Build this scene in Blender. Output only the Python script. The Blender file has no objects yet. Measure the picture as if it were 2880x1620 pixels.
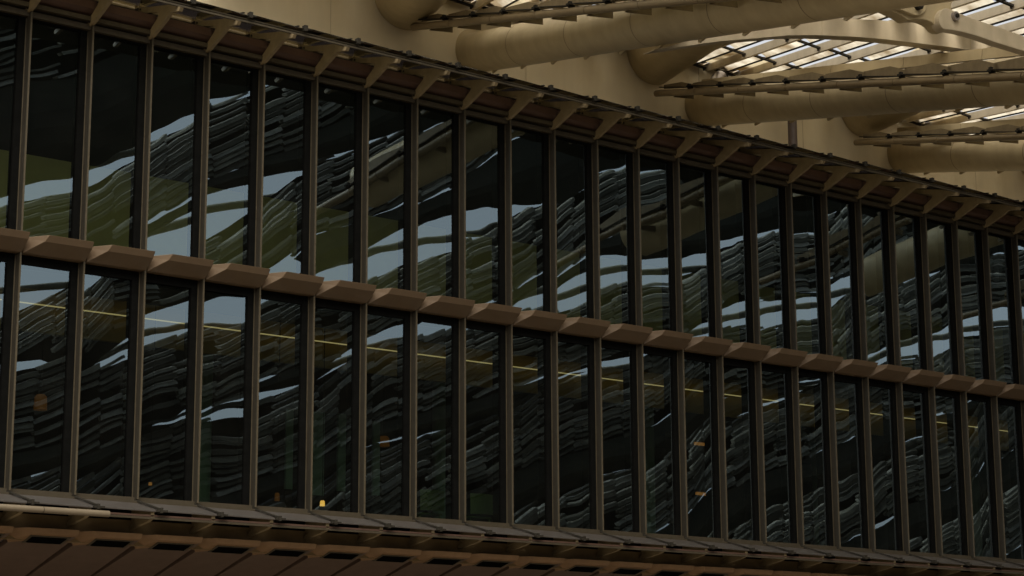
import bpy, math, random
from mathutils import Vector, Matrix
R = math.radians
random.seed(7)
sc = bpy.context.scene
col = sc.collection

# ------------------------------------------------------------------ camera
# world frame: X runs along the glass front, Y into the building, Z up; camera at the origin, 1.6 m up
F, PIT, TH, RO, CZ = 5709.76, 0.209803, 0.895193, 0.0056485, 1.6
hd = Vector((math.cos(TH), math.sin(TH), 0)); rt = Vector((math.sin(TH), -math.cos(TH), 0)); zz = Vector((0, 0, 1))
fw = hd*math.cos(PIT) + zz*math.sin(PIT); up = -hd*math.sin(PIT) + zz*math.cos(PIT)
cr, sr = math.cos(RO), math.sin(RO)
rx, ux = rt*cr - up*sr, rt*sr + up*cr
cam = bpy.data.cameras.new('camera'); co = bpy.data.objects.new('camera', cam); col.objects.link(co)
m = Matrix((rx, ux, -fw)).transposed().to_4x4(); m.translation = (0, 0, CZ); co.matrix_world = m
cam.sensor_width = 36; cam.lens = F/2880*36; cam.clip_start = .1; cam.clip_end = 3000
sc.camera = co

# ------------------------------------------------------------------ sky, sun, exposure
SUN_EL, SUN_AZ = R(48), R(-143)          # azimuth measured from +Y towards +X: light from the left, behind the camera
w = bpy.data.worlds.new('World'); sc.world = w; w.use_nodes = True
nt = w.node_tree; bg = nt.nodes['Background']
sky = nt.nodes.new('ShaderNodeTexSky'); sky.sky_type = 'NISHITA'; sky.sun_disc = False
sky.sun_elevation = SUN_EL; sky.sun_rotation = SUN_AZ; sky.air_density = 1.0; sky.dust_density = 4.0; sky.ozone_density = 1.5
hs = nt.nodes.new('ShaderNodeHueSaturation'); hs.inputs['Saturation'].default_value = .12      # overcast: a nearly colourless sky
nt.links.new(sky.outputs[0], hs.inputs['Color']); nt.links.new(hs.outputs[0], bg.inputs[0]); bg.inputs[1].default_value = .135
sd = bpy.data.lights.new('sun', 'SUN'); sd.energy = 2.2; sd.angle = R(52); sd.color = (1, .90, .74)
so = bpy.data.objects.new('sun', sd); col.objects.link(so)
sv = Vector((math.sin(SUN_AZ)*math.cos(SUN_EL), math.cos(SUN_AZ)*math.cos(SUN_EL), math.sin(SUN_EL)))
so.rotation_euler = sv.to_track_quat('Z', 'Y').to_euler(); so.location = (0, -30, 60)
sc.view_settings.view_transform = 'Standard'; sc.view_settings.look = 'None'
sc.view_settings.exposure = .60; sc.view_settings.gamma = 1
sc.cycles.max_bounces = 6; sc.cycles.diffuse_bounces = 3; sc.cycles.glossy_bounces = 3
sc.cycles.transparent_max_bounces = 12; sc.cycles.caustics_reflective = False; sc.cycles.caustics_refractive = False

# ------------------------------------------------------------------ helpers
def ray(px, py):
    a = px-1440; b = 810-py
    return rx*(a/F) + ux*(b/F) + fw
def atY(px, py, Y):
    r = ray(px, py); t = Y/r.y
    return Vector((r.x*t, Y, CZ + r.z*t))
def vdir(px, py): return ray(px, py).normalized()

class MB:
    def __init__(s): s.v = []; s.f = []; s.sm = []
    def add(s, vs, fs, sm=False):
        o = len(s.v); s.v += [tuple(v) for v in vs]
        s.f += [tuple(i+o for i in f) for f in fs]; s.sm += [sm]*len(fs)
        return s
    def box(s, x0, x1, y0, y1, z0, z1):
        vs = [(x, y, z) for x in (x0, x1) for y in (y0, y1) for z in (z0, z1)]
        return s.add(vs, [(0,1,3,2),(4,6,7,5),(0,4,5,1),(2,3,7,6),(0,2,6,4),(1,5,7,3)])
    def prism(s, poly, d):
        """polygon (3-D points in order) swept by vector d"""
        n = len(poly); d = Vector(d); a = [Vector(p) for p in poly]
        return s.add(a + [p+d for p in a], [tuple(range(n))[::-1], tuple(range(n, 2*n))] + [(i, (i+1) % n, (i+1) % n+n, i+n) for i in range(n)])
    def bar(s, a, b, wd, ht, upv=(0,0,1)):
        a, b = Vector(a), Vector(b); t = (b-a).normalized(); u = Vector(upv)
        sd_ = t.cross(u).normalized(); u = sd_.cross(t).normalized()
        q = [a - sd_*wd/2 - u*ht/2, a + sd_*wd/2 - u*ht/2, a + sd_*wd/2 + u*ht/2, a - sd_*wd/2 + u*ht/2]
        return s.prism(q, b-a)
    def tube(s, pts, r, n=32, caps=True):
        pts = [Vector(p) for p in pts]; k = len(pts); vs = []; fs = []
        rr = r if isinstance(r, (list, tuple)) else [r]*k
        for i, p in enumerate(pts):
            t = (pts[min(i+1, k-1)] - pts[max(i-1, 0)]).normalized()
            a = t.cross(Vector((0.02, 0.01, 1))).normalized(); b = a.cross(t)
            vs += [p + (a*math.cos(2*math.pi*j/n) + b*math.sin(2*math.pi*j/n))*rr[i] for j in range(n)]
        for i in range(k-1):
            fs += [(i*n+j, i*n+(j+1) % n, (i+1)*n+(j+1) % n, (i+1)*n+j) for j in range(n)]
        s.add(vs, fs, True)
        if caps:
            s.add(vs[:n], [tuple(range(n))[::-1]]); s.add(vs[-n:], [tuple(range(n))])
        return s
    def grid(s, fn, nu, nv):
        vs = [fn(i/nu, j/nv) for i in range(nu+1) for j in range(nv+1)]
        return s.add(vs, [(i*(nv+1)+j, (i+1)*(nv+1)+j, (i+1)*(nv+1)+j+1, i*(nv+1)+j+1) for i in range(nu) for j in range(nv)], True)
    def build(s, name, mat, parent=None, org=None, label=None, bevel=0):
        o_ = Vector(org) if org is not None else Vector((0, 0, 0))
        base = o_ + (Vector(parent['_w']) if parent is not None and org is not None and False else Vector((0, 0, 0)))
        me = bpy.data.meshes.new(name)
        me.from_pydata([tuple(Vector(v)-base) for v in s.v], [], s.f)
        me.polygons.foreach_set('use_smooth', s.sm); me.update()
        me.materials.append(mat)
        ob = bpy.data.objects.new(name, me); col.objects.link(ob)
        ob.location = base
        if parent is not None:
            ob.parent = parent; ob.matrix_parent_inverse = world_of(parent).inverted()
        if label: ob['label'] = label
        if bevel:
            b = ob.modifiers.new('bevel', 'BEVEL'); b.width = bevel; b.segments = 2; b.limit_method = 'ANGLE'
        return ob
def world_of(o):
    mt = Matrix.Translation(o.location)
    if o.parent is not None: mt = world_of(o.parent) @ o.matrix_parent_inverse @ mt
    return mt
def tag(o, label=None, cat=None, group=None, kind=None):
    if label: o['label'] = label
    if cat: o['category'] = cat
    if group: o['group'] = group
    if kind: o['kind'] = kind
    return o
def thing(name, loc, label, cat, group=None):
    o = bpy.data.objects.new(name, None); col.objects.link(o); o.location = loc; o.empty_display_size = .3
    return tag(o, label, cat, group)
def copy_at(o, d, parent):      # copy of a part, with its sub-parts, moved by d
    c = o.copy(); col.objects.link(c); c.parent = parent; c.matrix_parent_inverse = o.matrix_parent_inverse.copy()
    c.location = o.location + Vector(d)
    for ch in o.children:
        g = ch.copy(); col.objects.link(g); g.parent = c; g.matrix_parent_inverse = ch.matrix_parent_inverse.copy()
    return c

# ------------------------------------------------------------------ materials
def mat(name, rgb, rough=.6, var=.15, scale=3.0, metal=0., spec=.4, streak=0., bump=0., var2=None):
    mt = bpy.data.materials.new(name); mt.use_nodes = True; t = mt.node_tree; p = t.nodes['Principled BSDF']
    p.inputs['Roughness'].default_value = rough; p.inputs['Metallic'].default_value = metal
    p.inputs['Specular IOR Level'].default_value = spec
    g = t.nodes.new('ShaderNodeNewGeometry')
    mp = t.nodes.new('ShaderNodeMapping'); t.links.new(g.outputs['Position'], mp.inputs[0])
    n = t.nodes.new('ShaderNodeTexNoise'); n.inputs['Scale'].default_value = scale; n.inputs['Detail'].default_value = 6; n.inputs['Roughness'].default_value = .65
    t.links.new(mp.outputs[0], n.inputs['Vector'])
    r = t.nodes.new('ShaderNodeValToRGB'); t.links.new(n.outputs[0], r.inputs[0])
    lo = [c*(1-var) for c in rgb]; hi = [min(1, c*(1+var)) for c in rgb]
    if var2: lo = var2
    r.color_ramp.elements[0].position = .3; r.color_ramp.elements[1].position = .7
    r.color_ramp.elements[0].color = (*lo, 1); r.color_ramp.elements[1].color = (*hi, 1)
    out = r.outputs[0]
    if streak:
        mp2 = t.nodes.new('ShaderNodeMapping'); mp2.inputs['Scale'].default_value = (2.2, 2.2, .45); t.links.new(g.outputs['Position'], mp2.inputs[0])
        n2 = t.nodes.new('ShaderNodeTexNoise'); n2.inputs['Scale'].default_value = 1.3; n2.inputs['Detail'].default_value = 5; t.links.new(mp2.outputs[0], n2.inputs['Vector'])
        r2 = t.nodes.new('ShaderNodeValToRGB'); r2.color_ramp.elements[0].position = .35; r2.color_ramp.elements[1].position = .62
        r2.color_ramp.elements[0].color = (1-streak, 1-streak*1.05, 1-streak*1.15, 1); r2.color_ramp.elements[1].color = (1, 1, 1, 1); t.links.new(n2.outputs[0], r2.inputs[0])
        mx = t.nodes.new('ShaderNodeMix'); mx.data_type = 'RGBA'; mx.blend_type = 'MULTIPLY'; mx.inputs[0].default_value = 1
        t.links.new(out, mx.inputs[6]); t.links.new(r2.outputs[0], mx.inputs[7]); out = mx.outputs[2]
    t.links.new(out, p.inputs['Base Color'])
    if bump:
        b = t.nodes.new('ShaderNodeBump'); b.inputs['Strength'].default_value = bump; b.inputs['Distance'].default_value = .02
        n3 = t.nodes.new('ShaderNodeTexNoise'); n3.inputs['Scale'].default_value = scale*6; n3.inputs['Detail'].default_value = 4; t.links.new(mp.outputs[0], n3.inputs['Vector'])
        t.links.new(n3.outputs[0], b.inputs['Height']); t.links.new(b.outputs[0], p.inputs['Normal'])
    return mt
M = {}
M['cream'] = mat('cream_paint', (.62, .53, .355), .55, .04, .8, streak=.05)
M['tube'] = mat('tube_paint', (.43, .345, .20), .5, .06, 1.5, streak=.10)
M['rafter'] = mat('rafter_paint', (.50, .42, .29), .55, .06, 2.0, streak=.14)
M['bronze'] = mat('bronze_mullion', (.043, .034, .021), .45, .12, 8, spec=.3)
M['fin'] = mat('mullion_side_shaded', (.023, .0185, .012), .5, .18, 9, spec=.3, streak=.12)
M['nose'] = mat('mullion_nose_lit', (.060, .048, .029), .4, .15, 9, spec=.4)  # lit front edge and shaded side put into separate colours
M['black'] = mat('black_gasket', (.005, .005, .0045), .9, .2, 6, spec=.0)
M['copper'] = mat('copper_band', (.108, .072, .041), .5, .06, 5, streak=.06, spec=.25)
M['maroon'] = mat('maroon_fascia', (.068, .038, .026), .55, .12, 5, streak=.12, spec=.3)
M['orange'] = mat('ochre_fascia', (.18, .105, .050), .55, .12, 5, streak=.12, spec=.3)
M['soffit'] = mat('soffit_paint', (.095, .062, .045), .6, .10, 4, streak=.06, spec=.3)
M['bracket'] = mat('bracket_paint', (.185, .140, .075), .55, .16, 6, streak=.12)
M['olivewall'] = mat('olive_wall', (.14, .095, .042), .7, .12, 3)
M['attic'] = mat('attic_cladding', (.012, .007, .006), .9, .15, 3)
M['steel'] = mat('dark_steel', (.022, .019, .014), .8, .2, 10, spec=.1)
M['zinc'] = mat('duct_zinc', (.34, .31, .30), .35, .1, 6, metal=.8)
M['gutter'] = mat('gutter_paint', (.17, .125, .065), .5, .10, 3)
M['zincd'] = mat('grey_edge_plate', (.17, .15, .15), .6, .15, 3)
M['pipe'] = mat('drain_pipe_paint', (.10, .075, .065), .5, .1, 5)
M['bulkhead'] = mat('bulkhead_ochre', (.42, .30, .09), .8, .08, 2)
M['blind'] = mat('olive_blind', (.72, .66, .30), .85, .10, 1.2)
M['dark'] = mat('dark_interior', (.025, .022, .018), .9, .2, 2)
M['screen'] = mat('pale_green_screen', (.20, .34, .27), .5, .1, 2)
M['chair'] = mat('green_chair_plastic', (.16, .26, .10), .5, .1, 4)
M['ground'] = mat('stone_paving', (.21, .18, .14), .8, .2, 1.2, bump=.3)
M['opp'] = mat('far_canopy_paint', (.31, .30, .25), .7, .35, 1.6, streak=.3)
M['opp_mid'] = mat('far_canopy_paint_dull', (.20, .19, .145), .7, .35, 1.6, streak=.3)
M['opp_low'] = mat('far_canopy_paint_dark', (.09, .085, .06), .8, .35, 1.6, streak=.3)  # darkest of the slat tones
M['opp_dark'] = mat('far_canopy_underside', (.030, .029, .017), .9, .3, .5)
M['roof'] = mat('roof_membrane', (.05, .045, .04), .9, .15, 2)
def emit(name, rgb, s):
    mt = bpy.data.materials.new(name); mt.use_nodes = True; p = mt.node_tree.nodes['Principled BSDF']
    p.inputs['Base Color'].default_value = (*rgb, 1); p.inputs['Emission Color'].default_value = (*rgb, 1); p.inputs['Emission Strength'].default_value = s
    return mt
M['strip'] = emit('lit_strip', (1, .78, .36), .33)
M['lamp'] = emit('lit_lamp', (1, .42, .10), .14)
M['lampb'] = emit('lit_lamp_bright', (1, .55, .12), .9)
def glass(name, tint, boost, add, gl=(.80, .92, 1.0)):
    mt = bpy.data.materials.new(name); mt.use_nodes = True; t = mt.node_tree; t.nodes.clear()
    o = t.nodes.new('ShaderNodeOutputMaterial'); mx = t.nodes.new('ShaderNodeMixShader')
    tr = t.nodes.new('ShaderNodeBsdfTransparent'); tr.inputs[0].default_value = (*tint, 1)
    g = t.nodes.new('ShaderNodeBsdfGlossy'); g.inputs['Roughness'].default_value = .0; g.inputs['Color'].default_value = (*gl, 1)
    f = t.nodes.new('ShaderNodeFresnel'); f.inputs[0].default_value = 1.5
    ma = t.nodes.new('ShaderNodeMath'); ma.operation = 'MULTIPLY_ADD'; ma.use_clamp = True; ma.inputs[1].default_value = boost; ma.inputs[2].default_value = add
    t.links.new(f.outputs[0], ma.inputs[0]); t.links.new(ma.outputs[0], mx.inputs[0])
    # thin dust film
    df = t.nodes.new('ShaderNodeBsdfDiffuse'); df.inputs[0].default_value = (.25, .24, .20, 1)
    n = t.nodes.new('ShaderNodeTexNoise'); n.inputs['Scale'].default_value = 1.7; n.inputs['Detail'].default_value = 8
    gm = t.nodes.new('ShaderNodeNewGeometry'); t.links.new(gm.outputs['Position'], n.inputs['Vector'])
    m2 = t.nodes.new('ShaderNodeMath'); m2.operation = 'MULTIPLY'; m2.inputs[1].default_value = .014; t.links.new(n.outputs[0], m2.inputs[0])
    mx2 = t.nodes.new('ShaderNodeMixShader'); t.links.new(m2.outputs[0], mx2.inputs[0])
    t.links.new(tr.outputs[0], mx.inputs[1]); t.links.new(g.outputs[0], mx.inputs[2])
    t.links.new(mx.outputs[0], mx2.inputs[1]); t.links.new(df.outputs[0], mx2.inputs[2]); t.links.new(mx2.outputs[0], o.inputs[0])
    return mt
M['glass'] = glass('window_glass', (.52, .58, .46), 4.4, .02, (.68, .88, .98))
M['aglass'] = glass('awning_glass', (.60, .57, .46), 1.2, .0, (.9, .9, .9))
def translucent(name):
    mt = bpy.data.materials.new(name); mt.use_nodes = True; t = mt.node_tree; t.nodes.clear()
    o = t.nodes.new('ShaderNodeOutputMaterial'); mx = t.nodes.new('ShaderNodeMixShader'); mx.inputs[0].default_value = .25
    a = t.nodes.new('ShaderNodeBsdfTranslucent'); b = t.nodes.new('ShaderNodeBsdfDiffuse')
    g = t.nodes.new('ShaderNodeNewGeometry'); n = t.nodes.new('ShaderNodeTexNoise'); n.inputs['Scale'].default_value = .9; n.inputs['Detail'].default_value = 6
    t.links.new(g.outputs['Position'], n.inputs['Vector']); r = t.nodes.new('ShaderNodeValToRGB'); t.links.new(n.outputs[0], r.inputs[0])
    r.color_ramp.elements[0].position = .36; r.color_ramp.elements[1].position = .60
    r.color_ramp.elements[0].color = (.30, .23, .14, 1); r.color_ramp.elements[1].color = (.80, .74, .60, 1)
    t.links.new(r.outputs[0], a.inputs[0]); t.links.new(r.outputs[0], b.inputs[0])
    t.links.new(a.outputs[0], mx.inputs[1]); t.links.new(b.outputs[0], mx.inputs[2]); t.links.new(mx.outputs[0], o.inputs[0])
    return mt
M['roofglass'] = translucent('frosted_roof_glass')

# ------------------------------------------------------------------ ground
g = MB(); g.box(-600, 700, -700, 600, -.4, 0)
tag(g.build('ground', M['ground']), kind='structure')

# ------------------------------------------------------------------ glass building
S = 1.2; XN = lambda n: 14.68 + S*n
YF, YG = 31.78, 31.985
ZB, ZT = 5.40, 13.87
N0, N1 = -2, 27
bld = thing('glass_building', (XN(10), YG, 0), 'long dark glass fronted building with bronze mullions, copper band and folded fascias', 'building')
XA, XB = XN(N0)-S, XN(N1)+.1

# mullions (stepped section, thin nose coloured brighter for the light it catches)
mb = MB()
x1 = XN(0)
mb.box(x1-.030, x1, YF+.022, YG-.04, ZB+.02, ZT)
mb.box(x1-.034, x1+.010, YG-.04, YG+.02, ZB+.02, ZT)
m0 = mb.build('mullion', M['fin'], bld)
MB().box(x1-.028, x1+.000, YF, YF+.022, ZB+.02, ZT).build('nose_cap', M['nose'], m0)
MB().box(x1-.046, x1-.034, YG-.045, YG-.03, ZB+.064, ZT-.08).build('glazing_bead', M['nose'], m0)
mf = MB().box(x1-.04, x1-.005, YG+.03, YG+.42, ZB-.1, ZT+.3).build('inner_fin', M['black'], bld)
for n in range(N0, N1+1):
    if n: copy_at(m0, (S*n, 0, 0), bld); copy_at(mf, (S*n, 0, 0), bld)

# window frames and wavy panes
ROWS = ((ZB+.06, 9.50), (9.80, ZT-.06))
def pane(n, z0, z1, fr):
    xa, xb = XN(n)+.02, XN(n+1)-.20
    rnd = random.Random(n*31+int(z0))
    tx, tz = rnd.gauss(0, .0026), rnd.gauss(0, .0020)
    comps = []
    for k in range(13):
        lam = rnd.uniform(.45, 2.3); an = rnd.uniform(-.5, 1.35)
        comps.append((math.cos(an)*2*math.pi/lam, math.sin(an)*2*math.pi/lam, rnd.uniform(0, 6.28), .00022*(lam/1.6)*(.42 if lam < .8 else .45)*rnd.uniform(.4, 1.2)))
    bow = rnd.gauss(0, .0014)
    xm, zm = (xa+xb)/2, (z0+z1)/2
    def fn(u, v):
        x = xa+(xb-xa)*u; z = z0+(z1-z0)*v
        d = tx*(x-xm) + tz*(z-zm) + bow*((x-xm)**2*1.5 - .25*(z-zm)**2)
        for kx, kz, ph, am in comps: d += am*math.sin(kx*x+kz*z+ph)
        return (x, YG+.012+d, z)
    b = MB(); b.grid(fn, 16, 48)
    return b.build('glass_pane', M['glass'], fr)
for z0, z1 in ROWS:
    fb = MB()
    xa, xb = XN(0)+.0, XN(1)-.045
    fb.box(xb-.13, xb, YG-.03, YG+.10, z0, z1)
    fb.box(xa, xa+.03, YG-.03, YG+.10, z0, z1)
    fb.box(xa+.03, xb-.13, YG-.03, YG+.10, z1-.05, z1)
    fr0 = fb.build('window_frame', M['black'], bld)
    frs = [(n, fr0 if n == 0 else copy_at(fr0, (S*n, 0, 0), bld)) for n in range(N0, N1)]
    for n, fr in frs: pane(n, z0, z1-.05, fr)
# horizontal rails
rl = MB()
rl.box(XA, XB, YG-.10, YG+.12, ZB+.0, ZB+.062).build('sill_rail', M['bronze'], bld)
MB().box(XA, XB, YG-.20, YG+.12, ZB-.075, ZB-.012).build('sill_ledge', M['bronze'], bld)
MB().box(XA, XB, YG+.02, YG+.15, ZB-.35, ZB-.075).build('shadow_gap', M['black'], bld)
MB().box(XA, XB, YG-.12, YG+.12, ZT-.07, ZT+.03).build('head_rail', M['bronze'], bld)
MB().box(XA, XB, YG-.02, YG+.12, ZT+.03, ZT+.075).build('shadow_gap', M['black'], bld)
MB().box(XA, XB, YG-.20, YG+.12, ZT+.075, ZT+.155).build('head_rail', M['bronze'], bld)
MB().box(XA, XB, YG-.02, YG+.3, 9.35, 9.50).build('transom_rail', M['black'], bld)
MB().box(XA, XB, YG-.0, YG+.3, 9.50, 9.80).build('floor_edge', M['black'], bld)

# folded copper band at mid height, one panel per bay
def folded(name, matn, x0, T, Mm, B, yb, t1, m1, prev_drop, parent, B0=None):
    B0 = B0 or B
    """T,Mm,B = (Y,Z) of top edge, crease and bottom edge; left end springs from the wall line yb"""
    x0b = x0+S-.006
    v = [(x0+.004, yb, T[1]-prev_drop), (x0+t1, T[0], T[1]), (x0b, T[0], T[1]),
         (x0+m1, Mm[0], Mm[1]), (x0b, Mm[0], Mm[1]), (x0+(.03 if B0 is B else .12), B0[0], B0[1]), (x0b, B[0], B[1]),
         (x0+.004, yb+.15, T[1]-prev_drop+.01), (x0b, yb+.15, T[1]+.01), (x0+.004, yb+.15, B[1]), (x0b, yb+.15, B[1])]
    f = [(0,1,3,5), (1,2,4,3), (3,4,6,5), (0,7,8,2,1), (2,8,10,6,4), (0,5,9,7), (5,6,10,9), (7,9,10,8)]
    b = MB(); b.add(v, f)
    return b.build(name, matn, parent, bevel=.006)
bp = folded('band_panel', M['copper'], XN(0), (31.45, 9.805), (31.52, 9.695), (31.78, 9.51), 31.80, .35, .30, .03, bld)
# top maroon fascia
ft = folded('top_fascia', M['maroon'], XN(0), (31.72, 14.30), (31.74, 14.16), (31.88, 14.05), 31.76, .10, .10, .01, bld)
# bottom ochre fascia with its long sloping soffit panel and vent
ff = folded('ochre_fascia', M['orange'], XN(0)+.02, (31.62, 4.805), (31.672, 4.712), (31.70, 4.70), 31.83, .27, .34, .012, bld, (32.10, 4.585))
sb = MB(); x0 = XN(0)+.02; xe = x0+S-.012
sl = -.285
yb_ = 36.0
zf = lambda y: 4.705+sl*(y-31.70)
dr = .155
def spt(x, y, lowr): return (x, y, zf(y) - (dr if lowr else 0))
q = [spt(x0+.13, 32.10, 0), spt(x0+.34, 31.68, 0), spt(xe, 31.68, 0), spt(xe, yb_, 0), spt(x0+.03, yb_, 0), spt(x0+.07, 33.2, 0)]
n_q = len(q)
sb.add(q + [(p[0], p[1], p[2]+.09) for p in q], [(5,4,3,2,1,0), (6,7,8,9,10,11)] + [(j, (j+1) % 6, (j+1) % 6+6, j+6) for j in range(6)])
sp0 = sb.build('soffit_panel', M['soffit'], bld)
vb = MB()
def sof(x, y):   # point just under the soffit
    u = (x-x0)/S
    return (x, y, zf(y) - .012)
a = [sof(x0+.36, 31.75), sof(x0+1.10, 31.75), sof(x0+1.10, 32.08), sof(x0+.36, 32.08)]
vb.prism(a, (0, 0, .02))
vent = vb.build('vent_frame', M['bronze'], sp0)
a = [sof(x0+.41, 31.79), sof(x0+1.05, 31.79), sof(x0+1.05, 32.04), sof(x0+.41, 32.04)]
vg = MB(); vg.prism([(p[0], p[1], p[2]-.006) for p in a], (0, 0, .01))
for k in range(6):
    y = 31.81+.042*k; p, q = sof(x0+.42, y), sof(x0+1.04, y)
    vg.bar((p[0], p[1], p[2]-.012), (q[0], q[1], q[2]-.012), .008, .012)
vgo = vg.build('vent_grille', M['black'], sp0)
for n in range(N0, N1):
    if n:
        copy_at(bp, (S*n, 0, 0), bld); copy_at(ft, (S*n, 0, 0), bld); copy_at(ff, (S*n, 0, 0), bld); copy_at(sp0, (S*n, 0, 0), bld)
MB().box(XA, XB, 31.95, 32.05, 4.62, ZB-.34).build('olive_wall', M['olivewall'], bld)
# storeys, ceilings, back wall, attic and roof
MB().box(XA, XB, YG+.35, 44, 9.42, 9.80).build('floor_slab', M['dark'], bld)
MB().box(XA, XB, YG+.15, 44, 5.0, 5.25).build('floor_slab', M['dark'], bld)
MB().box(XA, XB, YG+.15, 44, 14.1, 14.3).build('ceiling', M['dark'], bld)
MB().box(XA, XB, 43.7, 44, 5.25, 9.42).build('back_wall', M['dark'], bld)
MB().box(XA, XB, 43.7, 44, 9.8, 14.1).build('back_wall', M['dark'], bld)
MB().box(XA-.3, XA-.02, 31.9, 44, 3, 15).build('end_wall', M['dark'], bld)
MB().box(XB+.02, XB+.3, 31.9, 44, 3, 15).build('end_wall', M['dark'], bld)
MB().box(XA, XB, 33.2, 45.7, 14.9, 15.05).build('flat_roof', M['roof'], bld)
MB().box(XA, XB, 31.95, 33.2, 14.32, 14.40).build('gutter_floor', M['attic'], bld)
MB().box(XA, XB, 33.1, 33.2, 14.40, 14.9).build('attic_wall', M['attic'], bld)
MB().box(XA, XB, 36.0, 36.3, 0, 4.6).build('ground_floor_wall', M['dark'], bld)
for k in range(6):
    MB().tube([(21+k*6.2, 36.5, 5.25), (21+k*6.2, 36.5, 9.42)], .22, 20).build('column', M['screen'], bld)
# upper storey: hanging olive bulkhead; lower storey: ochre bulkhead with light strip
MB().box(XA, XB, 35.0, 35.1, 9.8, 12.24).build('olive_bulkhead', M['blind'], bld)
MB().box(XA, XB, 34.05, 34.15, 8.62, 9.42).build('ochre_bulkhead', M['bulkhead'], bld)
ls = MB().box(XA, XB, 33.90, 33.95, 9.107, 9.121).build('light_strip', M['strip'])
tag(ls, 'thin yellow strip light running along the ochre bulkhead behind the lower row of glass', 'strip light')

# ------------------------------------------------------------------ upper glass awning
aw = thing('glass_awning', (XN(10), 31.5, 13.9), 'upper awning of shingled glass blades on forked brackets above the top fascia', 'awning')
xb = XN(0)-.035
br = [(31.98, 13.93), (31.85, 13.86), (31.72, 13.89), (31.22, 14.085), (31.07, 14.16), (30.75, 14.10), (30.70, 14.16), (31.08, 14.32), (31.9, 14.50), (32.27, 14.62), (32.27, 14.48), (31.60, 14.315), (31.50, 14.26), (31.54, 14.19)]
bo = MB().prism([(xb-.035, y, z) for y, z in br], (.07, 0, 0)).build('bracket', M['bracket'], aw)
MB().tube([(xb-.05, 32.2, 14.54), (xb+.05, 32.2, 14.54)], .022, 10).build('bolt', M['steel'], bo)
MB().tube([(xb-.05, 31.83, 13.93), (xb+.05, 31.83, 13.93)], .02, 10).build('bolt', M['steel'], bo)
bx = MB().box(xb-.045, xb+.045, 32.30, 32.75, 14.60, 14.70).build('bracket_stub', M['bracket'], aw)
def gz(y, y0=30.74, z0=14.345, k=.19): return z0+k*(y-y0)
gb = MB().prism([(xb+.27, 30.74, gz(30.74)), (xb+.27+S-.03, 30.74, gz(30.74)-.03), (xb+.27+S-.03, 32.4, gz(32.4)-.03), (xb+.27, 32.4, gz(32.4))], (0, 0, .018)).build('glass_blade', M['aglass'], aw)
cb = MB()
cb.bar((xb+.25, 30.80, gz(30.8)-.03), (xb+.25, 32.4, gz(32.4)-.03), .05, .05)
cb.bar((xb+.21, 30.90, gz(30.9)+.05), (xb+.21, 32.3, gz(32.3)+.04), .03, .02)
cb.box(xb+.215, xb+.285, 30.70, 30.80, gz(30.74)-.06, gz(30.74)+.05)
cb.tube([(xb+.22, 30.72, gz(30.7)), (xb+.36, 30.72, gz(30.7)-.015)], .02, 8)
cbo = cb.build('clamp_bar', M['steel'], aw)
for n in range(N0, N1+1):
    if n:
        for o in (bo, bx, gb, cbo): copy_at(o, (S*n, 0, 0), aw)
MB().box(XA, XB, 30.78, 30.82, 14.20, 14.235).build('edge_rail', M['bronze'], aw)
MB().box(XA, XB, 30.80, 30.83, 14.262, 14.285).build('edge_rail', M['bronze'], aw)
MB().box(XA, XB, 32.42, 32.52, 14.60, 14.68).build('purlin', M['bracket'], aw)

# ------------------------------------------------------------------ lower glass awning
lw = thing('glass_awning', (XN(10), 31.5, 4.9), 'lower awning of shingled glass blades below the window sill, above the ochre fascias', 'awning')
xb = XN(0)-.035
br = [(32.02, 4.93), (32.0, 4.865), (31.90, 4.90), (31.36, 4.985), (31.20, 5.03), (31.20, 5.16), (31.5, 5.25), (31.9, 5.30), (31.9, 5.03), (31.74, 5.04)]
lo_ = MB().prism([(xb-.035, y, z) for y, z in br], (.07, 0, 0)).build('bracket', M['bracket'], lw)
lg = lambda y: 5.345 - .30*(31.80-y)
M['aglass2'] = mat('dusty_awning_glass', (.045, .038, .032), .45, .12, 3, spec=.3)
gb = MB().prism([(xb+.16, 31.16, lg(31.16)), (xb+.16+S-.03, 31.16, lg(31.16)-.012), (xb+.16+S-.03, 31.80, lg(31.8)-.012), (xb+.16, 31.80, lg(31.8))], (0, 0, .018)).build('glass_blade', M['aglass2'], lw)
cb = MB()
cb.bar((xb+.13, 31.20, lg(31.2)+.04), (xb+.0, 31.86, lg(31.86)+.045), .022, .02)
cb.bar((xb+.17, 31.20, lg(31.2)+.035), (xb+.05, 31.86, lg(31.86)+.04), .022, .02)
cb.box(xb+.09, xb+.14, 31.08, 31.22, lg(31.16)-.03, lg(31.16)+.06)
cb.box(xb+.04, xb+.24, 31.10, 31.16, lg(31.16)-.01, lg(31.16)+.025)
cbo = cb.build('clamp_bar', M['steel'], lw)
for n in range(N0, N1+1):
    if n:
        for o in (lo_, gb, cbo): copy_at(o, (S*n, 0, 0), lw)
MB().box(XA, XB, 31.19, 31.25, 5.02, 5.055).build('edge_beam', M['bronze'], lw)
MB().box(XA, XB, 31.20, 31.24, 5.062, 5.095).build('edge_beam', M['maroon'], lw)
gp = thing('gutter_pipe', (15, 31.08, 5.08), 'short pale bronze pipe ending in mid run along the lower awning edge', 'pipe')
px_end = atY(1577/5.152, 1340+530/5.152, 31.08).x
pj = atY(622/5.152, 1340+470/5.152, 31.08).x
pz = atY(800/5.152, 1340+495/5.152, 31.08).z
M['palepipe'] = mat('pale_pipe', (.13, .102, .066), .4, .08, 5)
b = MB().tube([(XA-1, 31.08, pz), (pj-.006, 31.08, pz)], .055, 24).build('pipe', M['palepipe'], gp)
b = MB().tube([(pj+.006, 31.08, pz), (px_end, 31.08, pz)], .055, 24).build('pipe', M['palepipe'], gp)
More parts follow.
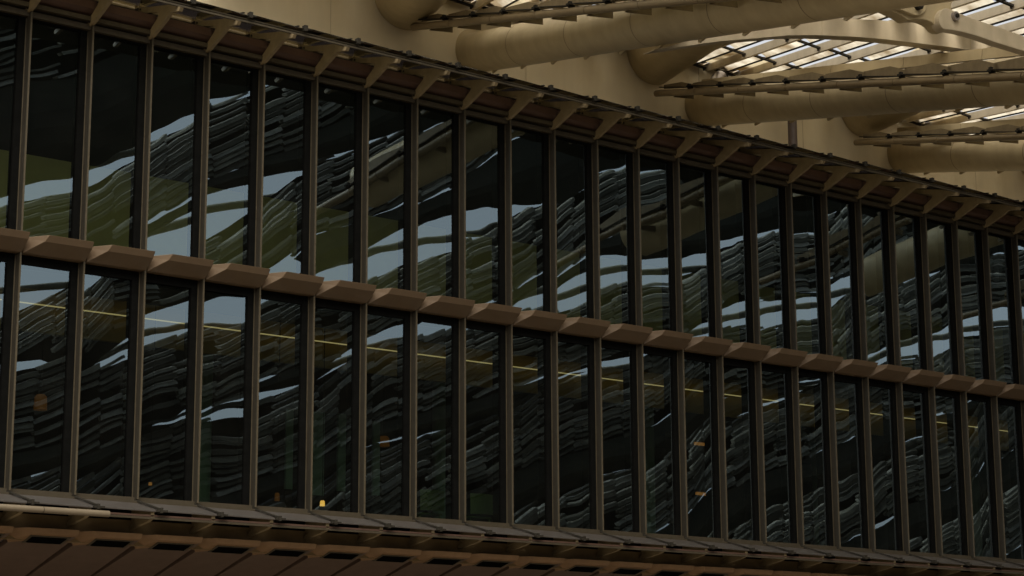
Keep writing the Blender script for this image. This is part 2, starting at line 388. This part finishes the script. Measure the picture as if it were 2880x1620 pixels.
MB().tube([(pj-.006, 31.08, pz), (pj+.006, 31.08, pz)], .049, 24, False).build('joint_ring', M['black'], gp)

# ------------------------------------------------------------------ interior things behind the lower glass
def P2(x, y, Y): return atY(x/.8944, y/.8944, Y)
for (xa, ya, xb_, yb2, lab) in ((720, 1030, 745, 1235, 'tall pale green glass screen behind the fifth lower pane'),
                              (786, 1035, 812, 1250, 'first pale green screen in the sixth lower pane, behind the mullion'),
                              (850, 1040, 880, 1240, 'narrow pale green screen at the right of the sixth lower pane'),
                              (938, 1060, 953, 1250, 'slim pale green screen at the left of the seventh lower pane')):
    a = P2(xa, ya, 36); c = P2(xb_, yb2, 36)
    t = thing('glass_screen', (a.x, 36, c.z), lab, 'screen', 'pale green screens inside the lower storey')
    zb_ = max(c.z, 5.27)
    MB().box(a.x, c.x, 35.97, 36.03, zb_+.02, a.z).build('panel', M['screen'], t)
    MB().box(a.x-.02, c.x+.02, 35.95, 36.05, 5.251, zb_+.02).build('foot', M['steel'], t)
def chair(x, lab, sc_=1.0):
    t = thing('chair', (x, 33.2, 5.25), lab, 'chair', 'green chairs inside the lower storey')
    y = 33.2; z = 5.25; h = .47*sc_
    MB().grid(lambda u, v: (x-.30+.6*u, y-.02-.10*math.cos((u-.5)*3), z+h+.04+.42*v), 10, 8).build('backrest', M['chair'], t)
    MB().box(x-.28, x+.28, y, y+.5, z+h-.04, z+h).build('seat', M['chair'], t, bevel=.015)
    for dx in (-1, 1):
        for dy in (0, 1):
            MB().tube([(x+dx*.24, y+.05+.40*dy, z+h-.04), (x+dx*.29, y-.02+.52*dy, z)], [.022, .015], 10).build('leg', M['chair'], t)
    return t
chair(P2(1085, 1215, 33.2).x, 'green shell chair behind the eighth lower pane from the left')
chair(P2(1210, 1240, 33.2).x, 'green shell chair behind the ninth lower pane, right of the other chair')
def pendant(x, y, Y, w_, h_, lab, mt='lamp', ceil=9.40):
    p = P2(x, y, Y); t = thing('pendant_lamp', (p.x, p.y, p.z), lab, 'lamp', 'small amber lamps inside the lower storey')
    MB().tube([(p.x, Y, p.z-h_/2), (p.x, Y, p.z+h_*.35), (p.x, Y, p.z+h_/2)], [w_/2, w_/2*.92, w_*.3], 16).build('shade', M[mt], t)
    MB().tube([(p.x, Y, p.z+h_/2), (p.x, Y, ceil)], .008, 6).build('cord', M['steel'], t)
M['lampdim'] = emit('lit_lamp_dim', (.7, .26, .04), .03)
pendant(102, 1012, 36, .26, .30, 'amber drum pendant lamp seen in the first lower pane on the left', 'lampdim')
pendant(965, 1110, 36, .26, .22, 'faint orange lamp seen in the seventh lower pane', 'lampdim')
pendant(811, 1266, 34, .10, .11, 'tiny bright yellow lamp low in the sixth lower pane', 'lampb')
pendant(697, 1250, 34, .10, .16, 'faint orange lamp low in the fifth lower pane', 'lampdim')
pendant(378, 1217, 34, .07, .06, 'tiny yellow lamp low in the third lower pane', 'lamp')
def walllamp(x, y, Y, w_, h_, lab):
    p = P2(x, y, Y); t = thing('wall_lamp', p, lab, 'lamp', 'horizontal amber wall lamps')
    MB().box(p.x-w_/2, p.x+w_/2, Y-.06, Y, p.z-h_/2, p.z+h_/2).build('diffuser', M['lamp'], t)
    MB().box(p.x-.05, p.x+.05, Y+.001, Y+.12, p.z-h_, p.z+h_*1.4).build('back_plate', M['steel'], t)
walllamp(1758, 1117, 36, .34, .07, 'small amber bar lamp halfway up the fourteenth lower pane')
walllamp(1768, 1243, 36, .50, .07, 'amber bar lamp near the bottom of the fourteenth lower pane')
walllamp(1990, 1272, 36, .10, .12, 'very faint amber lamp low in the sixteenth lower pane')

# ------------------------------------------------------------------ cream wall of the great roof
YW = 45.8
wt = thing('cream_wall', (50, YW, 0), 'tall plain cream painted wall carrying the roof tubes behind the glass building', 'wall')
ztop = 22.60
def wf(u, v):
    x = 8+110*u; z = 13+(ztop-13)*v
    ph = (x-36.2)/9.6*2*math.pi
    return (x, YW + .03 - .03*math.cos(ph)*(1-.3*v), z)
wb = MB(); wb.grid(wf, 220, 14); wb.box(8, 118, YW+.3, YW+1.2, 13, ztop)
wb.build('wall_face', M['cream'], wt)
MB().box(8, 118, YW-.12, YW+.30, ztop, ztop+.10).build('coping', M['rafter'], wt)
for x in (30.2, 37.3, 44.6, 49.5, 58.7, 68):
    y = wf((x-8)/110, .5)[1]
    MB().box(x, x+.015, y-.012, y+.05, 13.2, ztop-.02).build('panel_joint', M['rafter'], wt)
# drainpipe and silver duct
dp = thing('drainpipe', (0, 45.4, 0), 'dull purple grey vertical drainpipe between the second long tube and the awning', 'pipe')
a = atY(2228, 345, 45.3)
MB().tube([(a.x, 45.3, 14.9), (a.x, 45.3, ztop-.9)], .155, 24).build('pipe', M['pipe'], dp)
MB().tube([(a.x, 45.3, 20.0), (a.x, 45.3, 20.06)], .17, 24).build('pipe_collar', M['pipe'], dp)
du = thing('duct', (0, 45, 0), 'short silver duct elbow hanging by a rod under the wall coping', 'duct')
a = atY(2003, 222, 45.0); e = atY(2020, 212, 44.9); e2 = atY(2070, 222, 45.3)
pts = []
for k in range(9):
    t = k/8*math.pi/2
    pts.append(Vector((a.x + .18*math.sin(t)*1.6 - .05, 44.9, a.z-.25 + .35*math.sin(t)**.8)) if k else Vector((a.x-.05, 44.9, a.z-.35)))
pts += [Vector((a.x+.35, 44.95, pts[-1].z+.01)), Vector((a.x+1.0, 45.25, pts[-1].z-.03))]
MB().tube(pts, .20, 24).build('elbow', M['zinc'], du)
MB().tube([pts[-2]+Vector((.0, 0, 0)), pts[-2]+Vector((.07, .03, 0))], .225, 24).build('band_clamp', M['steel'], du)
MB().tube([pts[-3]+Vector((0, 0, .2)), pts[-3]+Vector((0, 0, .75))], .012, 8).build('hanging_rod', M['steel'], du)

# ------------------------------------------------------------------ long tubes, short tubes, gutters, louvre rows
DL = vdir(-1000, 560); DS = vdir(-335, 1677); DG = vdir(-3200, 500); DB = vdir(-2690, 743)
ORD = ['first', 'second', 'third', 'fourth']
la = [atY(1330, 150, YW), atY(1967, 305, YW), atY(2530, 440, YW)]
la.append(la[2] + Vector((9.6, 0, -.05)))
RT = .60
for i, p in enumerate(la):
    t = thing('long_tube', p, ['long olive tube highest in the picture, ending at the pin joint', 'long olive tube crossing above the drainpipe, the middle one of three', 'long olive tube lowest at the right edge, just above the awning', 'long olive tube hidden past the right edge'][i], 'tube', 'long tubular roof beams')
    q = [p + DL*.6 - DL*k*1.0 for k in range(27)]
    MB().tube(q, RT, 64).build('tube', M['tube'], t)
    # collar blending into the wall
    MB().tube([p + DL*.3, p + DL*.0, p - DL*.12, p - DL*.25], [RT*1.30, RT*1.16, RT*1.05, RT*1.003], 64, False).build('collar', M['tube'], t)
    for k in range(1, 6):
        MB().tube([p - DL*(3.9*k), p - DL*(3.9*k+.035)], RT+.006, 64, False).build('weld_ring', M['bracket'], t)
    sidev = DL.cross(zz).normalized()
    if sidev.x < 0: sidev = -sidev
    for k in range(10):
        c = p - DL*(1.5 + 2.1*k)
        # hook lugs below, on the far side
        b = MB(); b.prism([c - zz*(RT*.90) + DL*.10 + sidev*.05, c - zz*(RT*1.13) + DL*.16 + sidev*.05, c - zz*(RT*1.16) + DL*.10 + sidev*.05, c - zz*(RT*1.10) - DL*.02 + sidev*.05, c - zz*(RT*1.03) - DL*.16 + sidev*.05, c - zz*(RT*.90) - DL*.3 + sidev*.05], sidev*.05)
        b.build('hook_lug', M['tube'], t)
for i, p0 in enumerate([atY(1135, -8, YW), atY(1834, 155, YW), atY(2420, 308, YW), atY(2912, 447, YW)]):
    t = thing('short_tube', p0, ['short thick olive tube at the top left leaving the cream wall', 'short thick olive tube leaving the wall under the highest long tube', 'short thick olive tube leaving the wall under the middle long tube', 'short thick olive tube cut by the right edge of the picture'][i], 'tube', 'short oblique roof tubes')
    q = [p0 + DS*.9 - DS*k*.6 for k in range(13)]
    MB().tube(q, .98, 64).build('tube', M['tube'], t)
    MB().tube([p0 + DS*.35, p0 + DS*.30], .992, 64, False).build('weld_ring', M['tube'], t)

gst = [(atY(1163, 76, 45.3), atY(2456, -50, 24.6)), (atY(1846, 263, 45.3), atY(2880, 214, 28.2)), (atY(2408, 401, 45.3), atY(2880, 384, 36.2))]
gst.append((gst[2][0]+Vector((9.6, 0, 0)), gst[2][1]+Vector((9.6, 0, 0))))
def pq(o, g, x, y, z): return o + g*y + Vector((x, 0, z))
for i, (p, pe) in enumerate(gst):
    g_ = (pe-p).normalized()
    t = thing('roof_gutter', p, ['slim round gutter along the highest long tube', 'slim round gutter along the middle long tube', 'slim round gutter along the lowest long tube', 'slim round gutter past the right edge'][i], 'gutter', 'gutters beside the long tubes')
    seg = 2.6
    for k in range(10):
        MB().tube([p + g_*(k*seg), p + g_*(k*seg+seg-.025)], .105, 24).build('pipe', M['gutter'], t)
    MB().tube([p, p + g_*26], .095, 20).build('liner', M['black'], t)
    for k in range(13):
        c = p + g_*(1.1+1.85*k)
        MB().prism([c + Vector((-.02, 0, -.15)), c + Vector((.66, -.20, -.13)), c + Vector((.66, -.20, .05)), c + Vector((.10, 0, -.06))], g_*.05).build('bracket', M['bracket'], t)
    # shingled glass row above the gutter
    t2 = thing('louvre_row', p + Vector((0, 0, .3)), ['row of shingled glass louvres above the highest gutter', 'row of shingled glass louvres above the middle gutter', 'row of shingled glass louvres above the lowest gutter', 'row of shingled glass louvres past the right edge'][i], 'louvres', 'glass louvre rows above the gutters')
    st = 1.85
    for k in range(13):
        a = p + g_*(.35+st*k) + Vector((0, 0, .13))
        hh = .17 + .018*k; tl = st*(1.0+.01*k)
        # wedge-shaped fin: low at its near-wall end, high at its outer end, square cut by the clamp
        MB().prism([pq(a, g_, .10, 0, .04), pq(a, g_, .10, tl, .04), pq(a, g_, .10, tl, .05+hh*.55), pq(a, g_, .10, tl*.62, .06+hh), pq(a, g_, .10, 0, .06+hh*.62)], (.04, 0, 0)).build('fin', M['bracket'], t2)
        MB().prism([pq(a, g_, -.08, .02, .055), pq(a, g_, -.08, st-.04, .0), pq(a, g_, .95, st-.04, .16), pq(a, g_, .95, .02, .215)], (0, 0, .018)).build('glass_blade', M['aglass'], t2)
        cbm = MB(); cbm.bar(pq(a, g_, -.10, 0, .05), pq(a, g_, -.10, st, .0), .03, .03)
        c = pq(a, g_, -.06, st, .02); cbm.box(c.x-.10, c.x+.14, c.y-.04, c.y+.04, c.z-.03, c.z+.03); cbm.box(c.x-.03, c.x+.05, c.y-.04, c.y+.04, c.z-.05, c.z+.10)
        cbm.build('clamp_bar', M['steel'], t2)
# flat plate beams behind the louvre rows
for i, (s0, e0) in enumerate((((1976, 238), (2880, 137)), ((2526, 372), (2880, 346)))):
    p = atY(*s0, 44.6)
    t = thing('plate_beam', p, ['flat cream plate beam rising to the pin joint arm', 'flat cream plate beam at the right edge under the middle tube'][i], 'beam', 'flat plate beams')
    for k in range(7):
        MB().bar(p - DB*(k*2.9), p - DB*(k*2.9+2.88), .12, .30).build('plate', M['tube'], t)

# ------------------------------------------------------------------ arched girder, pin joint and arm
ga = lambda x, y: atY(1920+x/2.6833, y/2.6833, 34.3)
low = [(-215, 380), (-100, 366), (0, 352), (150, 328), (290, 310), (530, 290), (800, 266), (1000, 264), (1300, 276), (1500, 293), (1700, 316), (2000, 352), (2200, 382), (2500, 428), (2800, 480)]
hi_ = [(2800, 420), (2400, 345), (2250, 290), (2100, 235), (1880, 185), (1700, 168), (1450, 150), (1200, 140), (1000, 140), (700, 165), (400, 215), (100, 285), (-100, 350), (-215, 374)]
gt = thing('arched_girder', ga(1000, 200), 'broad arched cream girder spanning below the louvred roof', 'girder')
MB().prism([ga(*p) for p in low + hi_], (0, .38, 0)).build('web_plate', M['rafter'], gt)
for xx in (1050, 2170):
    yy = 266 if xx == 1050 else 378
    MB().prism([ga(xx, yy-4) - Vector((0, .004, 0)), ga(xx+3, yy-4) - Vector((0, .004, 0)), ga(xx+3, yy-110) - Vector((0, .004, 0)), ga(xx, yy-110) - Vector((0, .004, 0))], (0, .01, 0)).build('weld_seam', M['tube'], gt)

na = lambda x, y, Y=27.5: atY(2400+x/5.3667, y/5.3667, Y)
pjn = thing('pin_joint', na(900, 110), 'cast joint plate with two round pins hanging under the highest long tube', 'joint')
cast = [(-100, -220), (1500, -220), (1560, -60), (1480, 60), (1480, 200), (1560, 420), (1400, 468), (1340, 465), (1280, 430), (1235, 375), (1180, 335), (1110, 305), (1040, 290), (960, 288), (900, 295), (860, 304), (820, 295), (740, 240), (560, 155), (430, 105), (200, 35), (0, -20), (-300, -110)]
MB().prism([na(*p) for p in cast], (0, .30, 0)).build('cast_plate', M['tube'], pjn, bevel=.02)
lobe = [(905+205*math.cos(a_), 75+190*math.sin(a_)) for a_ in [R(80-8*k) for k in range(25)]]
lobe = [(1110, -220)] + [(905+165*math.cos(R(-10+6*k)), 75+175*math.sin(R(-10+6*k))) for k in range(20)] + [(560, 120), (250, 10), (-150, -100), (-150, -220)]
MB().prism([na(*p, 27.5) - Vector((0, .10, 0)) for p in lobe], (0, .098, 0)).build('cheek_plate', M['tube'], pjn, bevel=.015)
def pin(x, y, par):
    c = na(x, y)
    MB().tube([c - Vector((0, .20, 0)), c - Vector((0, .09, 0))], .105, 32).build('pin', M['steel'], par, bevel=.01)
    MB().tube([c - Vector((0, .225, 0)), c - Vector((0, .19, 0))], .045, 20).build('pin_bolt', M['zinc'], par)
pin(908, 107, pjn)
arm = thing('tie_arm', na(1450, 277), 'long flat tie arm with rounded pinned head running down to the right edge', 'arm')
al = [(1400+150*math.cos(R(-55-9*k)), 270-150*math.sin(R(-55-9*k)) - 0) for k in range(0)]
head = [(1405+112*math.cos(R(a_)), 285+162*math.sin(R(a_))) for a_ in range(-75, -270, -13)]
poly = [(4200, 1100), (3600, 905), (2950, 680), (2576, 545), (2200, 412), (1800, 280), (1560, 180)] + head + [(1480, 450), (1650, 482), (1900, 552), (2150, 640), (2350, 702), (2576, 772), (3000, 900), (3600, 1090), (4200, 1290)]
MB().prism([na(*p, 27.36) for p in poly], (0, .24, 0)).build('arm_plate', M['rafter'], arm, bevel=.012)
c = na(1447, 277)
MB().tube([c - Vector((0, .22, 0)), c - Vector((0, .139, 0))], .105, 32).build('pin', M['zinc'], arm, bevel=.01)
MB().tube([c - Vector((0, .25, 0)), c - Vector((0, .215, 0))], .05, 20).build('pin_bolt', M['steel'], arm)

# ------------------------------------------------------------------ louvred roof behind the girder
DR = vdir(-500, 1070)
rf = thing('louvred_roof', (50, 45.6, ztop), 'louvred roof of cream rafters with frosted panes and bright gaps of sky', 'roof')
x00 = atY(1976, 175, YW-.1).x
SP = 1.37
rot = None
base = Vector((x00, YW-.12, ztop-.02))
r0 = MB()
a = base; e = base - DR*27
dn = Vector((0, 0, -.26))
r0.prism([a, e, e+dn*.9, a - DR*.5 + dn, a - DR*.08 + dn*.8], (.10, 0, 0))
ro0 = r0.build('rafter', M['rafter'], rf)
pn = MB()
gx0, gx1 = .13, .86
SEG = 3.0
pn_parts = []
for k in range(9):
    o = base - DR*(k*SEG+.35); e = base - DR*((k+1)*SEG-.10)
    # curved frosted shell
    prof = [(gx0+(gx1-gx0)*j/5, -.04 + .08*math.sin(math.pi*j/5) - .06*j/5) for j in range(6)]
    pnb = MB()
    for j in range(5):
        (xa_, za_), (xb_, zb_) = prof[j], prof[j+1]
        pnb.add([o+Vector((xa_, 0, za_)), e+Vector((xa_, 0, za_)), e+Vector((xb_, 0, zb_)), o+Vector((xb_, 0, zb_))], [(0,1,2,3)], True)
    for v0 in (gx1,):
        pass
    pn.v, pn.f, pn.sm = pn.v, pn.f, pn.sm
    off = len(pn.v); pn.v += pnb.v; pn.f += [tuple(i+off for i in f) for f in pnb.f]; pn.sm += pnb.sm
pg0 = pn.build('frosted_pane', M['roofglass'], rf)
fm = MB()
o = base - DR*.3; e = base - DR*26.8
fm.prism([o+Vector((gx1-.01, 0, -.14)), e+Vector((gx1-.01, 0, -.14)), e+Vector((gx1+.03, 0, -.14)), o+Vector((gx1+.03, 0, -.14))], (0, 0, .05))
fm.prism([o+Vector((.102, 0, -.02)), e+Vector((.102, 0, -.02)), e+Vector((.17, 0, -.02)), o+Vector((.17, 0, -.02))], (0, 0, .05))
for k in range(10):
    c_ = base - DR*(k*SEG+.12)
    fm.prism([c_+Vector((.102, 0, -.10)), c_+Vector((SP, 0, -.17)), c_+Vector((SP, 0, -.11)), c_+Vector((.102, 0, -.04))], DR*-.13)
    fm.tube([c_+Vector((SP-.10, -.06, -.24)), c_+Vector((SP-.10, -.06, -.12))], .035, 10)
fr_ = fm.build('pane_frame', M['steel'], rf)
c_ = base - DR*.02; e = base - DR*.6
ep = MB().prism([c_+Vector((.11, 0, .03)), c_+Vector((SP-.01, 0, .03)), e+Vector((SP-.01, 0, .03)), e+Vector((.11, 0, .03))], (0, 0, .03)).build('edge_plate', M['zincd'], rf)
c_ = base - DR*.61; e = base - DR*3.1
gap_diffuser = MB().prism([c_+Vector((gx1+.04, 0, -.03)), c_+Vector((SP-.01, 0, -.03)), e+Vector((SP-.01, 0, -.03)), e+Vector((gx1+.04, 0, -.03))], (0, 0, .012)).build('frosted_pane', M['roofglass'], rf)  # diffusing strip added over the gap to soften rafter shadows on the wall
for i in range(-14, 32):
    if i:
        copy_at(ro0, (SP*i, 0, 0), rf); copy_at(pg0, (SP*i, 0, 0), rf); copy_at(fr_, (SP*i, 0, 0), rf); copy_at(ep, (SP*i, 0, 0), rf); copy_at(gap_diffuser, (SP*i, 0, 0), rf)

# ------------------------------------------------------------------ opposite side of the court (seen mirrored in the glass)
YM = 2*YG
YV = 80.0
GAPS = [(8, .62, 9, 1.2, 1.0), (19.5, .62, 10, 1.3, 1.0), (34.2, .63, 14, .36, 1.0), (42.2, .56, 9, 1.2, 1.25), (52.0, .42, 14.5, .95, .75), (63.9, .345, 18.7, .78, .32),
        (76.4, .30, 22.7, .72, .22), (90.9, .29, 24, .62, .15), (106, .28, 24, 1.0, .1), (121, .28, 24, 1, .1), (136, .28, 24, 1, .1)]   # start X, slope, length and height of each opening
def OP(x, z, y=0.0): return Vector((x, YM-YV-y, z))
def zg(k, x):
    X0, sl_, L, h, h2 = GAPS[k]; u = x-X0
    return 22.4 + (sl_*u if u > 0 else (.46 if k == 3 else .40)*u) + .25*math.sin(u*.5+k)
def hg(k, x):
    X0, sl_, L, h, h2 = GAPS[k]; u = x-X0
    if 0 < u < L: return h*math.sin(math.pi*(u/L)**.75) + .05*math.sin(u*3.1)
    if -11 < u < -.4: return h2*math.sin(math.pi*(u+11)/10.6)
    if -18 < u < -13 and k in (3, 4, 5): return .16*math.sin(math.pi*(u+18)/5)
    return 0
for k in range(len(GAPS)-1):
    X0 = GAPS[k][0]
    t = thing('canopy_blade', OP(X0, 22), 'sweeping louvred canopy blade across the court, seen as a reflection in the glass', 'canopy', 'canopy blades across the court')
    us = [X0-28+.5*j for j in range(190)]
    z_sl = .31
    for j in range(12):
        b = MB(); rnd = random.Random(k*100+j)
        for a_, c_ in zip(us[:-1:3], us[3::3]):
            if zg(k, a_)-zg(k+1, a_) < 1.2+j*z_sl: continue
            if rnd.random() < .12: continue
            jog = rnd.uniform(-.06, .06); w_ = rnd.uniform(.12, .26)
            za = zg(k, a_)-hg(k, a_)-.22-j*z_sl+jog; zb_ = zg(k, c_)-hg(k, c_)-.02-j*z_sl+jog
            if za-w_ < zg(k+1, a_)+hg(k+1, a_)+.1 or zb_-w_ < zg(k+1, c_)+hg(k+1, c_)+.1: continue
            p0, p1 = OP(a_, za), OP(c_-.03, zb_)
            b.prism([p0, p1, p1+Vector((0, .12, -w_)), p0+Vector((0, .12, -w_*.8))], (0, -.30, .03))
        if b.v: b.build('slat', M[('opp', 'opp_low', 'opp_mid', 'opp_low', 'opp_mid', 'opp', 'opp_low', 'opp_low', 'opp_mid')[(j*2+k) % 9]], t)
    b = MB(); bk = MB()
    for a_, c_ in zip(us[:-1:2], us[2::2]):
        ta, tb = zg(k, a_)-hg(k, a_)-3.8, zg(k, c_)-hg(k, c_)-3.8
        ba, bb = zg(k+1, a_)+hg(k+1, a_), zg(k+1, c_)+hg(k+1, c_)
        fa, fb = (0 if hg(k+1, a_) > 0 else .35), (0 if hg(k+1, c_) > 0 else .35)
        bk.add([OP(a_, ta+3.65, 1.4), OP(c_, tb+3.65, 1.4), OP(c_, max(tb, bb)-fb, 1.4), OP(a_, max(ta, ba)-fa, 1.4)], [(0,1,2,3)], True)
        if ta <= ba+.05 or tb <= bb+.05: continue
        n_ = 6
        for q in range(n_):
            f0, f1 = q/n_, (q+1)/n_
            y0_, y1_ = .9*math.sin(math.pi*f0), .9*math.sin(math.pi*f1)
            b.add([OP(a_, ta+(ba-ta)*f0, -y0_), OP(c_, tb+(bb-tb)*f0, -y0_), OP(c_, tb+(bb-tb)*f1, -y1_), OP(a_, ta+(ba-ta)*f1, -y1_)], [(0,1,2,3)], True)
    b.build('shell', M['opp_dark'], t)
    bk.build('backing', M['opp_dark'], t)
    X0, sl_, L, h, h2 = GAPS[k]
    MB().tube([OP(X0-1+L*1.1*q/18, 22.2+sl_*.86*L*1.1*q/18+.45*math.sin(q/16*3.14), 2.5) for q in range(0, 19)], .20, 12).build('tie_tube', M['opp'], t)
    MB().tube([OP(X0-11+q*.7, 18.0+.30*q*.7+.3*math.sin(q/14*3.14), 2.5) for q in range(0, 16)], .16, 12).build('tie_tube', M['opp'], t)
oc = thing('court_building', OP(60, 0), 'dark lower storeys across the court under the canopy blades', 'building')
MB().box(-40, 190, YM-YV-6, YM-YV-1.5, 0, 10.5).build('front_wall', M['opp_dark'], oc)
MB().box(-40, 190, YM-YV-1.49, YM-YV-1.3, 6.0, 6.4).build('ledge', M['opp'], oc)
# unseen slab added over the court to block skylight
cr_ = thing('court_light_block', (50, 8, 27.5), 'unseen opaque slab added over the court to keep skylight off the glass front', 'roof')
MB().box(30, 200, -5, 13, 27.4, 28.0).build('blocking_slab', M['opp_dark'], cr_)
